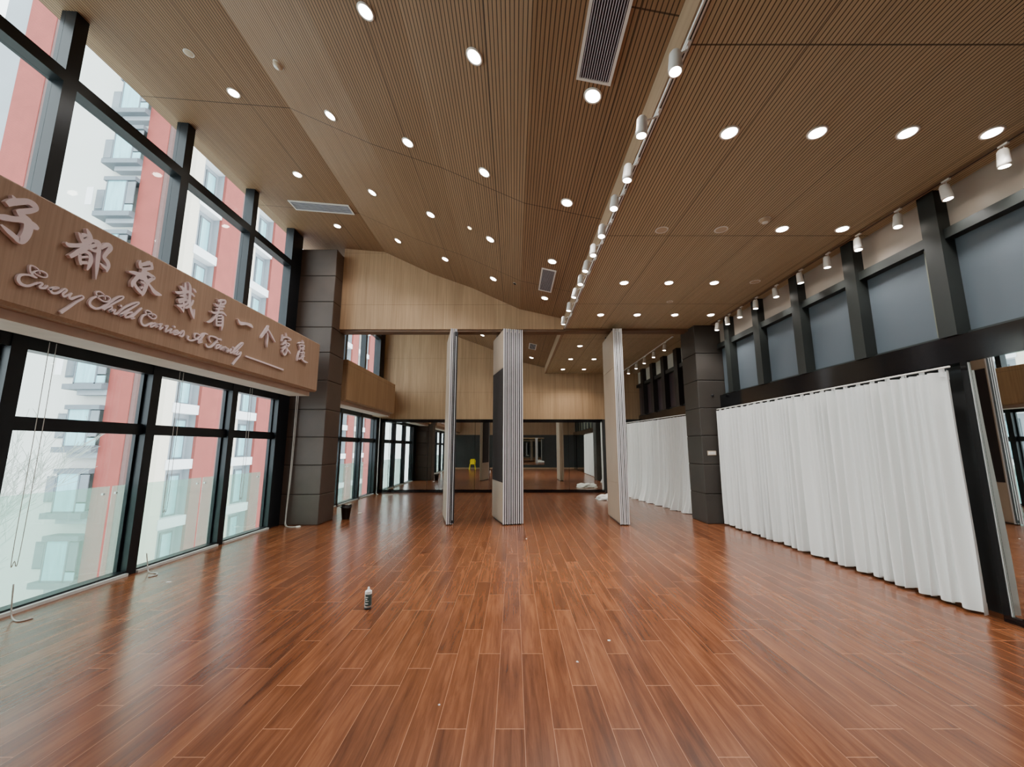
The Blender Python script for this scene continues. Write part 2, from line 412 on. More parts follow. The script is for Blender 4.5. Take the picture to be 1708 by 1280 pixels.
# back half of the hall
back_m = [9.42, 10.9, 12.38, 13.75]
bm = B()
for y in back_m: box(bm, XL-.13, XL+.03, y-.065, y+.065, 0, 6.1)
box(bm, XL-.2, XL+.03, 13.75, Y1+.1, 0, 6.1)
struct('wall_left', bm, MT['frame'], 'black aluminium mullions of the glazed wall beyond the divider', 'wall')
for i, (a, b) in enumerate(zip(back_m, back_m[1:])):
    lower_window(n, a+.065, b-.065, 'lower glazed bay %s beyond the padded column' % ORD[i]); n += 1
    upper_window(n, a+.065, b-.065, 'upper glazed bay %s beyond the padded column' % ORD[i]); n += 1

# sign beam (front) and its continuation
def beam(y0, y1, label):
    z0, z1 = 2.57, 3.53
    poly = [(-3.85, z0+.03), (-3.85, z1-.015), (-3.865, z1), (-4.55, z1), (-4.55, z0+.07), (-3.97, z0+.07), (-3.97, z0-.0), (-3.88, z0)]
    bm = B(); prism(bm, poly, 'y', y0, y1)
    w = struct('wall_beam_left', bm, MT['beamwood'], label, 'beam')
    obj('soffit', bx(-4.36, -3.975, y0, y1-.02, 2.49, 2.635), MT['soffit'], w)
    obj('head_panel', bx(-4.55, -4.36, y0, y1, 2.6, 2.64), MT['frame'], w)
    return w
beam(Y0, 7.88, 'wood veneered beam carrying the raised lettering across the windows')
beam2 = beam(9.3, 13.1, 'plain wood veneered beam across the windows beyond the divider')
beam2.data.materials[0] = MT['veneer']
bm = bx(-4.55, -4.2, 13.1, Y1-.01, 2.5, 3.5); struct('wall_beam_left', bm, MT['veneer'], 'short recessed wooden end of the far beam', 'beam')

# ------------------------------------------------------------ far wall with mirrors
prof = [(XL, 2.47), (XR+.2, 2.47), (XR+.2, ZF-.002), (1.09, ZF-.002)] + [(x, z-.002) for x, z in reversed(PROF[1:])] + [(XL, 6.03)]
bm = B(); prism(bm, prof, 'y', Y1, Y1+.1)
struct('wall_back', bm, MT['veneer'], 'light oak veneered far wall above the mirrors', 'wall')
struct('wall_back', bx(XL, XR+.2, Y1+.04, Y1+.1, 0, 2.469), MT['darkwall'], 'dark backing of the mirrors on the far wall', 'wall')
bm = B()
box(bm, XL+.02, 3.06, Y1-.03, Y1+.04, 2.36, 2.468); box(bm, XL+.02, 3.06, Y1-.03, Y1+.04, 0, .10)
struct('trim_4', bm, MT['glossblack'], 'gloss black rails above and below the far mirrors', 'trim')
mx = [(-4.55, -2.95), (-2.94, -1.34), (-1.33, .27), (.28, 1.88), (1.89, 3.0)]
for i, (a, b) in enumerate(mx):
    o = obj('wall_mirror', bx(a, b, Y1+.0, Y1+.02, .10, 2.36), MT['mirror'])
    tag(o, 'tall mirror pane on the far wall, %s from the windows' % ORD[i], 'mirror', 'mirror panes on the far wall')
struct('trim_5', bx(3.0, 3.045, Y1-.03, Y1+.02, .05, 2.4), MT['framelight'], 'slim pale edge strip at the right of the far mirrors', 'trim')
struct('wall_back', bx(3.06, XR+.2, Y1-.02, Y1+.03, 0, 2.46), MT['darkwall'], 'dark wall panel right of the far mirrors', 'wall')

# ------------------------------------------------------------ right wall
struct('wall_right', bx(4.45, 4.6, Y0, Y1+.1, 0, ZF), MT['darkwall'], 'dark wall behind the white curtains', 'wall')
bm = B(); box(bm, 4.29, 4.45, Y0, 8.42, 2.31, 2.575); box(bm, 4.29, 4.45, 3.79, 3.845, 0, 2.31)
box(bm, 4.29, 4.45, Y0, 3.79, 0, .055); box(bm, 4.29, 4.45, -.1, .0, .055, 2.31)
struct('trim_6', bm, MT['glossblack'], 'gloss black rail and frame around the side mirror and curtain', 'trim')
struct('trim_7', bx(4.34, 4.45, 9.12, Y1-.03, 2.31, 2.575), MT['glossblack'], 'black rail above the far curtain', 'trim')
struct('trim_8', bx(4.300, 4.308, 3.784, 3.789, .056, 2.3), MT['framelight'], 'pale edge strip of the side mirror', 'trim')
o = obj('wall_mirror', bx(4.31, 4.33, .0, 3.79, .055, 2.31), MT['mirror']); tag(o, 'large black framed mirror on the right wall reflecting the windows', 'mirror')
o = obj('wall_mirror', bx(4.31, 4.33, Y0+.02, -.1, .055, 2.31), MT['mirror']); tag(o, 'mirror pane on the right wall behind the camera', 'mirror')
def clerestory(ya, yb, pane, top, n, label):
    bm = B()
    box(bm, 4.30, 4.45, ya, yb, 3.56, 3.66); box(bm, 4.36, 4.45, ya, yb, 2.576, 2.61)
    w = struct('window_%d' % n, bm, MT['post'], label, 'window')
    obj('blind_pane', bx(4.40, 4.42, ya, yb, 2.61, 3.56), pane, w)
    obj('upper_panel', bx(4.38, 4.42, ya, yb, 3.66, ZF-.001), top, w)
    obj('reveal', bx(4.345, 4.40, ya, ya+.09, 2.61, 3.56), MT['postlight'], w)
posts = [-.1, .9, 1.9, 2.88, 3.88, 4.90, 5.92, 6.94, 7.92]
bm = B()
for y in posts: box(bm, 4.26, 4.45, y-.085, y+.085, 2.576, ZF-.001)
struct('wall_right', bm, MT['post'], 'dark posts between the high windows on the right wall', 'wall')
names = ['behind', 'beside', 'beside', 'above the side mirror', 'above the side mirror edge', 'above the near end of the curtain', 'above the middle of the curtain', 'above the far half of the curtain', 'beside the right column']
n2 = 40
for i, (a, b) in enumerate(zip(posts, posts[1:] + [8.40])):
    clerestory(a+.085, b-.085 if i < len(posts)-1 else b, MT['bluepane'], MT['tanpane'], n2, 'high window with blue grey blind, ' + ORD[i] + ' along the right wall'); n2 += 1
posts2 = [9.6, 10.55, 11.5, 12.45, 13.4]
bm = B()
for y in posts2: box(bm, 4.26, 4.45, y-.12, y+.12, 2.576, ZF-.001)
struct('wall_right', bm, MT['trackblack'], 'dark posts between the far high windows', 'wall')
for i, (a, b) in enumerate(zip(posts2, posts2[1:] + [Y1-.02+.12])):
    clerestory(a+.12, b-.12, MT['purplepane'], MT['paperpane'], n2, 'far high window with white top panel, ' + ORD[i] + ' past the right column'); n2 += 1

# ------------------------------------------------------------ rear wall (seen only in the mirrors)
struct('wall_rear', bx(XL, XR+.2, Y0-.1, Y0, 0, 2.4), MT['darkwall'], 'dark grey rear wall seen in the mirrors', 'wall')
prof = [(XL, 2.4), (XR+.2, 2.4), (XR+.2, ZF-.002), (1.09, ZF-.002)] + [(x, z-.002) for x, z in reversed(PROF[1:])] + [(XL, 6.03)]
bm = B(); prism(bm, prof, 'y', Y0-.1, Y0-.02)
struct('wall_rear', bm, MT['rear_fascia'], 'wood panelled upper part of the rear wall', 'wall')
o = obj('wall_mirror', bx(-.2, 2.2, Y0+.0, Y0+.02, .3, 2.2), MT['darkmirror']); tag(o, 'dim mirror on the rear wall seen in reflection', 'mirror')
struct('baseboard_rear', bx(XL+.1, XR, Y0, Y0+.03, 0, .1), MT['rear_fascia'], 'wooden skirting of the rear wall', 'baseboard')

# ------------------------------------------------------------ curtains
def curtain(name, pts, z0, z1, npleat, amp, label, flare=0.0, sag=0.0, seed=1, hem=True):
    rnd = random.Random(seed)
    t = thing(name, (pts[0][0], pts[0][1], 0), label, 'curtain')
    ox, oy = pts[0]
    (xa, ya), (xb, yb) = pts
    L = math.hypot(xb-xa, yb-ya); ux, uy = (xb-xa)/L, (yb-ya)/L; nx, ny = -uy, ux
    cols = npleat*12; rows = 26
    ph = [0]; 
    for i in range(cols): ph.append(ph[-1] + 2*PI*npleat/cols*(1+.35*math.sin(i*.083+seed)+.2*math.sin(i*.031+2*seed)))
    am = [1+.45*math.sin(i*.071+seed*3) for i in range(cols+1)]
    def P(i, r):
        s = L*i/cols; f = r/rows   # f 0 top, 1 bottom
        a = amp*(.7+.3*f)*am[i]
        off = a*math.sin(ph[i] + .25*math.sin(2*f+i*.01)) + .3*a*math.sin(2*ph[i]+1)*(1-.6*f) + flare*f**6*(1+.5*math.sin(i*.17+seed))
        z = z1 + (z0-z1)*f - (sag*(.5+.5*math.sin(ph[i]*.5)) if r == 0 else 0)
        sd = .02*math.sin(ph[i]*.5+4*f)*f
        return (xa-ox + ux*(s+sd) + nx*off, ya-oy + uy*(s+sd) + ny*off, z + (.012*math.sin(ph[i]*.5+1) if r == rows and not flare else 0))
    def sheet(r0, r1, push=0):
        bm = B(); g = []
        for r in range(r0, r1+1):
            g.append([bm.verts.new(Vector(P(i, r)) + Vector((nx*push, ny*push, 0))) for i in range(cols+1)])
        for a, b in zip(g, g[1:]):
            for i in range(cols): bm.faces.new((a[i], a[i+1], b[i+1], b[i]))
        return bm
    obj('fabric', sheet(0, rows), MT['curtain'], t, True)
    if hem:
        obj('hem', sheet(rows-1, rows, .004), MT['curtain'], t, True)
        obj('heading_band', sheet(0, 1, .004), MT['curtain'], t, True)
        nt_ = npleat//2+2
        for k in range(nt_):
            s = L*(k+.5)/nt_; cx_, cy_ = xa-ox+ux*s, ya-oy+uy*s
            b_ = bx(-.012, .012, -.018, .018, z1-.05, z1+.045)
            bmesh.ops.translate(b_, vec=(cx_+nx*.02, cy_+ny*.02, 0), verts=b_.verts)
            obj('hanging_tab', b_, MT['curtain'], t)
    rod = B(); tube(rod, [(xa-ox, ya-oy, z1+.035), (xb-ox, yb-oy, z1+.035)], .009, 8)
    obj('rod', rod, MT['whitepaint'], t)
    return t
curtain('curtain', [(4.17, 8.36), (4.215, 3.87)], .035, 2.24, 42, .05, 'long white pleated curtain hanging along the right wall in front of the column')
curtain('curtain', [(3.62, 13.2), (4.15, 9.5)], .012, 2.25, 26, .05, 'white curtain pooling on the floor beyond the right column', flare=-.14, seed=3, hem=False)

# ------------------------------------------------------------ folding partitions
def partition(x, y, dx, dy, n, w, label, scheme):
    a = math.atan2(dy, dx)
    t = thing('folding_partition', (x, y, 0), label, 'partition', 'folded stacks of the movable partition wall')
    L = math.hypot(dx, dy)
    ux, uy = dx/L, dy/L; px, py = uy, -ux          # p points to +x side
    for k in range(n):
        def V(bm, s0, s1, p0, p1, z0, z1):
            vs = box(bm, s0, s1, p0, p1, z0, z1)
            for v in vs:
                s, p = v.co.x, v.co.y
                v.co.x = ux*s + px*p; v.co.y = uy*s + py*p
        p0 = k*w; th = w*.62
        dark = scheme[k]
        bm = B(); V(bm, .03, L, p0, p0+th, .03, 3.96)
        leaf = obj('panel', bm, MT['ptan'], t)
        for (z0, z1, m) in ((.05, .79, 'ptan'), (.81, 3.14, 'pdark' if dark else 'ptan'), (3.16, 3.94, 'ptan')):
            bm = B(); V(bm, .06, L-.02, p0-.006, p0, z0, z1); obj('facing', bm, MT[m], leaf)
        if k == n-1:
            for (z0, z1, m) in ((.05, .79, 'ptan'), (.81, 3.14, 'pdark' if dark or n == 2 else 'ptan'), (3.16, 3.94, 'ptan')):
                bm = B(); V(bm, .06, L-.02, p0+th, p0+th+.006, z0, z1); obj('facing', bm, MT[m], leaf)
        bm = B(); V(bm, 0, .03, p0-.004, p0+.014, .02, 3.97); V(bm, 0, .03, p0+th-.014, p0+th+.004, .02, 3.97)
        obj('edge_profile', bm, MT['alu'], leaf)
        bm = B(); V(bm, .006, .03, p0+.014, p0+th-.014, .02, 3.97); obj('edge_channel', bm, MT['darkgrey'], leaf)
        bm = B(); V(bm, .05, L-.1, p0+th*.3, p0+th*.7, 0, .03); V(bm, .2, .26, p0+th*.3, p0+th*.7, 3.96, 4.02); V(bm, L-.3, L-.24, p0+th*.3, p0+th*.7, 3.96, 4.02)
        obj('seal', bm, MT['gasket'], leaf)
        if k < n-1:
            bm = B(); V(bm, .012, .05, p0+th+.004, p0+w-.004, .05, 3.9); obj('gap_shade', bm, MT['gasket'], leaf)  # dark strip paints the shade in the gap between two leaves
    return t
partition(-1.315, 8.27, -.25, 1.06, 2, .075, 'narrow folded partition stack with dark edge, nearest the windows', [0, 0])
t = bpy.data.objects['folding_partition']
partition(-.205, 8.27, -.27, 1.0, 5, .087, 'widest folded partition stack of five leaves with dark fabric face', [1]*5)
partition(2.085, 8.27, .02, 1.15, 3, .066, 'folded partition stack with plain beige face near the white curtain', [0]*3)
# dark latch edge plate on the first stack
q = bx(.078, .148, -.008, .0, .04, 3.9); obj('latch_edge', q, MT['gasket'], t)
q = bx(.108, .118, -.014, -.008, .1, 3.8); obj('latch_bar', q, MT['alu'], t)

# ------------------------------------------------------------ ceiling fittings
DL = [("front row", [(-1.25, 2.91), (-.33, 2.95), (.66, 2.99)]),
      ("second row", [(-3.54, 4.52), (-2.27, 4.47), (-1.28, 4.42), (-.35, 4.42), (.64, 4.5)]),
      ("third row", [(-3.55, 6.08), (-2.28, 6.02), (-1.32, 5.99), (-.37, 6.02), (.61, 6.08)]),
      ("last row before the divider", [(-3.57, 7.66), (-2.31, 7.6), (-1.35, 7.56), (-.4, 7.58), (.61, 7.68)])]
DR = [("nearest row", [(1.79, 3.02), (2.52, 3.02), (3.27, 3.02), (3.97, 3.02)]),
      ("second row", [(3.21, 4.53), (3.93, 4.53)]),
      ("third row", [(1.75, 6.14), (2.46, 6.14), (3.18, 6.14)]),
      ("last row before the divider", [(1.71, 7.72), (2.43, 7.72), (3.17, 7.72), (3.88, 7.72)])]
def make_downlight(r=.058, warm=False):
    t = thing('downlight', (0, 0, 0), '', 'ceiling light', 'round recessed ceiling downlights')
    bm = B(); lathe(bm, [(r*1.0, -.004), (r*1.28, -.010), (r*1.32, -.002), (r*1.3, .01), (r*.9, .01)], 28)
    obj('trim_ring', bm, MT['whitepaint'], t, True)
    bm = B(); lathe(bm, [(r*.2, -.014), (r*.98, -.0115), (r*.99, -.003)], 28)
    obj('lens', bm, MT['warmlamp'] if warm else MT['lamp'], t)
    return t
proto = make_downlight(); first = True
lampdata = bpy.data.lights.new('downlight_lamp', 'SPOT'); lampdata.energy = 50; lampdata.spot_size = R_ = math.radians(125); lampdata.spot_blend = .8
lampdata.shadow_soft_size = .05; lampdata.color = (1, .96, .92)
spots = []
def lamp(loc, data, rot=(0, 0, 0)):
    o = bpy.data.objects.new('lamp', data); C.objects.link(o); o.location = loc; o.rotation_euler = rot; o.hide_select = False; return o
def place_dl(x, y, label, p=None, energy=True, data=None):
    global first
    if p is None: p = proto
    if p is proto and first: t = p; first = False
    elif p is proto: t = copy_tree(p)
    else: t = p
    t.location = (x, y, ceil_z(x)-.003); t.rotation_euler = (0, -math.atan(ceil_slope(x)), 0)
    t['label'] = label
    if energy: lamp((x, y, ceil_z(x)-.06), data or lampdata)
    return t
for rn, L in DL:
    for i, (x, y) in enumerate(L): place_dl(x, y, 'lit downlight in the sloped ceiling, %s, %s from the windows' % (rn, ORD[i]))
for rn, L in DR:
    for i, (x, y) in enumerate(L): place_dl(x, y, 'lit downlight in the flat ceiling, %s, %s from the track rail' % (rn, ORD[i]))
w = make_downlight(.03, True); place_dl(-.69, 5.94, 'small warm starry downlight in the sloped ceiling between brighter ones', w, False)
backdata = lampdata.copy(); backdata.energy = 48; backdata.color = (1, .9, .78)
for i, (x, y) in enumerate([(1.7, 10.21), (1.68, 11.79), (2.37, 11.79), (1.64, 13.37), (2.34, 13.37)]):
    place_dl(x, y, 'downlight in the flat ceiling beyond the divider, %s in order of distance' % ORD[i], data=backdata)
place_dl(.58, 13.1, 'lone downlight in the sloped ceiling beyond the divider beside the far vent', data=backdata)
place_dl(-1.0, 12.6, 'downlight glimpsed beyond the divider between two partition stacks', data=backdata)
for x, y in ((-2.2, 10.4), (-3.4, 12.0)):
    place_dl(x, y, 'downlight in the sloped ceiling beyond the divider above the far windows' if y > 11 else 'downlight in the sloped ceiling just beyond the divider bulkhead', data=backdata)
for x, y in ((-2.6, 1.2), (-.4, 1.2), (2.3, .9)):
    place_dl(x, y, 'downlight over the camera position, %s' % ('window side' if x < -1 else 'middle' if x < 1 else 'curtain side'))

def disc(name, x, y, r, h, label, cat, mat):
    t = thing(name, (x, y, ceil_z(x)-.001), label, cat); t.rotation_euler = (0, -math.atan(ceil_slope(x)), 0)
    bm = B(); lathe(bm, [(r*.3, -h), (r*.85, -h*.9), (r, -h*.3), (r, 0)], 28); obj('cover', bm, mat, t, True)
    bm = B(); lathe(bm, [(r*1.08, -.004), (r*1.1, 0)], 28); obj('rim', bm, MT['whitepaint'], t)
    return t
disc('ceiling_speaker', 1.78, 4.56, .07, .006, 'round flat ceiling speaker nearest the track rail', 'speaker', MT['offlens'])
disc('ceiling_speaker', 2.49, 4.55, .07, .006, 'round flat ceiling speaker in the middle of the flat ceiling', 'speaker', MT['offlens'])
disc('ceiling_speaker', 3.81, 6.11, .07, .006, 'round flat ceiling speaker near the high windows', 'speaker', MT['offlens'])
disc('ceiling_speaker', 2.8, 7.0, .05, .006, 'small round ceiling plate between the last two light rows', 'speaker', MT['offlens'])
disc('ceiling_plate', -3.71, 4.01, .05, .006, 'small pinkish round plate on the sloped ceiling near the windows', 'ceiling plate', MT['offlens'])
disc('ceiling_plate', .02, 7.35, .03, .02, 'tiny dark sensor on the ceiling before the divider', 'sensor', MT['trackblack'])
def smoke(x, y, label):
    t = disc('smoke_detector', x, y, .055, .035, label, 'smoke detector', MT['offlens'])
    bm = B(); lathe(bm, [(.018, -.05), (.03, -.045), (.03, -.03)], 16); obj('sensor_cap', bm, MT['whitepaint'], t)
smoke(-2.64, 3.96, 'small round smoke detector on the sloped ceiling, upper left')
smoke(2.88, 4.33, 'small round smoke detector on the flat ceiling beside a downlight')
smoke(2.32, 9.4, 'round smoke detector on the ceiling just beyond the divider')

def vent(x0, x1, y0, y1, label, nsl, along='y'):
    xm = (x0+x1)/2; t = thing('air_vent', (xm, (y0+y1)/2, ceil_z(xm)-.006), label, 'air vent'); t.rotation_euler = (0, -math.atan(ceil_slope(xm)), 0)
    hx, hy = (x1-x0)/2, (y1-y0)/2; f = .022
    bm = B(); box(bm, -hx, hx, -hy, -hy+f, -.012, .004); box(bm, -hx, hx, hy-f, hy, -.012, .004); box(bm, -hx, -hx+f, -hy+f, hy-f, -.012, .004); box(bm, hx-f, hx, -hy+f, hy-f, -.012, .004)
    obj('frame', bm, MT['whitepaint'], t)
    obj('backing', bx(-hx+f, hx-f, -hy+f, hy-f, -.002, .002), MT['ventdark'], t)
    for k in range(nsl):
        if along == 'y':
            c = -hx+f+(2*hx-2*f)*(k+.5)/nsl; q = bx(c-.0025, c+.0025, -hy+f, hy-f, -.012, -.002)
        else:
            c = -hy+f+(2*hy-2*f)*(k+.5)/nsl; q = bx(-hx+f, hx-f, c-.0025, c+.0025, -.012, -.002)
        obj('slat', q, MT['ventslat'], t)
    return t
vent(.5, .78, .6, 2.86, 'long linear air grille in the ceiling at the top of the picture', 13)
vent(.46, .71, 6.38, 7.32, 'small rectangular air grille before the divider', 12)
vent(-4.15, -3.02, 6.86, 7.16, 'wide white framed air grille near the window wall', 7, 'x')
vent(.44, .66, 11.3, 11.95, 'small air grille beyond the divider', 8)
o = obj('ceiling_hatch', bx(1.32, 1.75, 10.6, 10.605, 4.08, 4.0885), MT['whitepaint']); bpy.data.objects.remove(o)

# track lights
def rail(x, y0, y1, z, label, m='whitepaint'):
    t = thing('track_rail', (x, y0, z), label, 'light track')
    obj('channel', bx(-.016, .016, 0, y1-y0, 0, .022), MT[m], t)
    obj('slot', bx(-.005, .005, 0.02, y1-y0-.02, -.002, .0), MT['gasket'], t)
    return t
rail(1.118, .4, 8.6, 4.06, 'white lighting track along the wooden ceiling step')
rail(4.19, .4, 8.35, 4.066, 'thin brown lighting track in front of the high windows', 'lip')
rail(3.74, 9.3, 13.6, 4.066, 'white lighting track beyond the divider')
spotd = bpy.data.lights.new('track_lamp', 'SPOT'); spotd.energy = 22; spotd.spot_size = math.radians(95); spotd.spot_blend = .8; spotd.shadow_soft_size = .04; spotd.color = (1, .96, .92)
def make_spot():
    t = thing('track_spotlight', (0, 0, 0), '', 'spotlight', 'white cylindrical track spotlights')
    can = B(); lathe(can, [(.034, -.075), (.043, -.078), (.044, -.05), (.038, .06), (.028, .078), (.01, .08)], 24); cano = obj('lamp_can', can, MT['whitepaint'], t, True)
    bm = B(); lathe(bm, [(.02, -.0765), (.036, -.0762), (.036, -.072)], 24); obj('lens', bm, MT['lamp'], t)
    return t
sproto = make_spot(); sfirst = True
def place_spot(x, y, zr, xr, tilt, label, energy=True):
    """can at x,y hanging from a rail at xr, zr"""
    global sfirst
    if sfirst: t = sproto; sfirst = False
    else:
        t = sproto.copy(); C.objects.link(t)
        for ch in sproto.children:
            if ch.name.startswith('yoke'): continue
            c = ch.copy(); C.objects.link(c); c.parent = t
    z = zr-.13
    t.location = (x, y, z); t['label'] = label
    dx = xr-x
    for ch in t.children: ch.rotation_euler = (tilt[0], tilt[1], 0)
    bm = B(); tube(bm, [(dx, 0, .13), (dx*.95, 0, .09), (0, 0, .04)], .007, 8); box(bm, dx-.012, dx+.012, -.035, .035, .115, .135)
    obj('yoke_arm', bm, MT['whitepaint'], t)
    if energy: lamp((x + math.sin(-tilt[1])*.1, y+math.sin(tilt[0])*.1, z-.1), spotd, (tilt[0], tilt[1], 0))
T1 = [(1.03, 2.25), (.98, 2.78), (1.02, 3.31), (1.01, 3.76), (1.0, 4.3), (.99, 4.76), (.98, 5.21), (.98, 5.67), (.97, 6.18), (.965, 6.82), (.96, 7.6)]
for i, (x, y) in enumerate(T1):
    place_spot(x, y, 4.06, 1.118, (random.uniform(-.15, .15), random.uniform(.05, .25), 0), 'white track spotlight on the ceiling step rail, %s from the front' % ORD[i])
T2 = [(4.17, 3.13), (4.17, 3.6), (4.17, 4.1), (4.17, 4.62), (4.16, 5.1), (4.16, 5.62), (4.16, 6.18), (4.16, 6.72), (4.15, 7.2), (4.14, 7.62), (4.14, 8.02)]
for i, (x, y) in enumerate(T2):
    place_spot(x, y, 4.066, 4.19, (random.uniform(-.1, .1), random.uniform(-.1, .2), 0), 'white track spotlight before the high windows, %s from the front' % ORD[i])
T3 = [(3.71, 9.78), (3.71, 10.56), (3.71, 11.35), (3.71, 12.12), (3.71, 12.95)]
for i, (x, y) in enumerate(T3):
    place_spot(x, y, 4.066, 3.74, (0, .1, 0), 'white track spotlight beyond the divider, %s past the right column' % ORD[i])

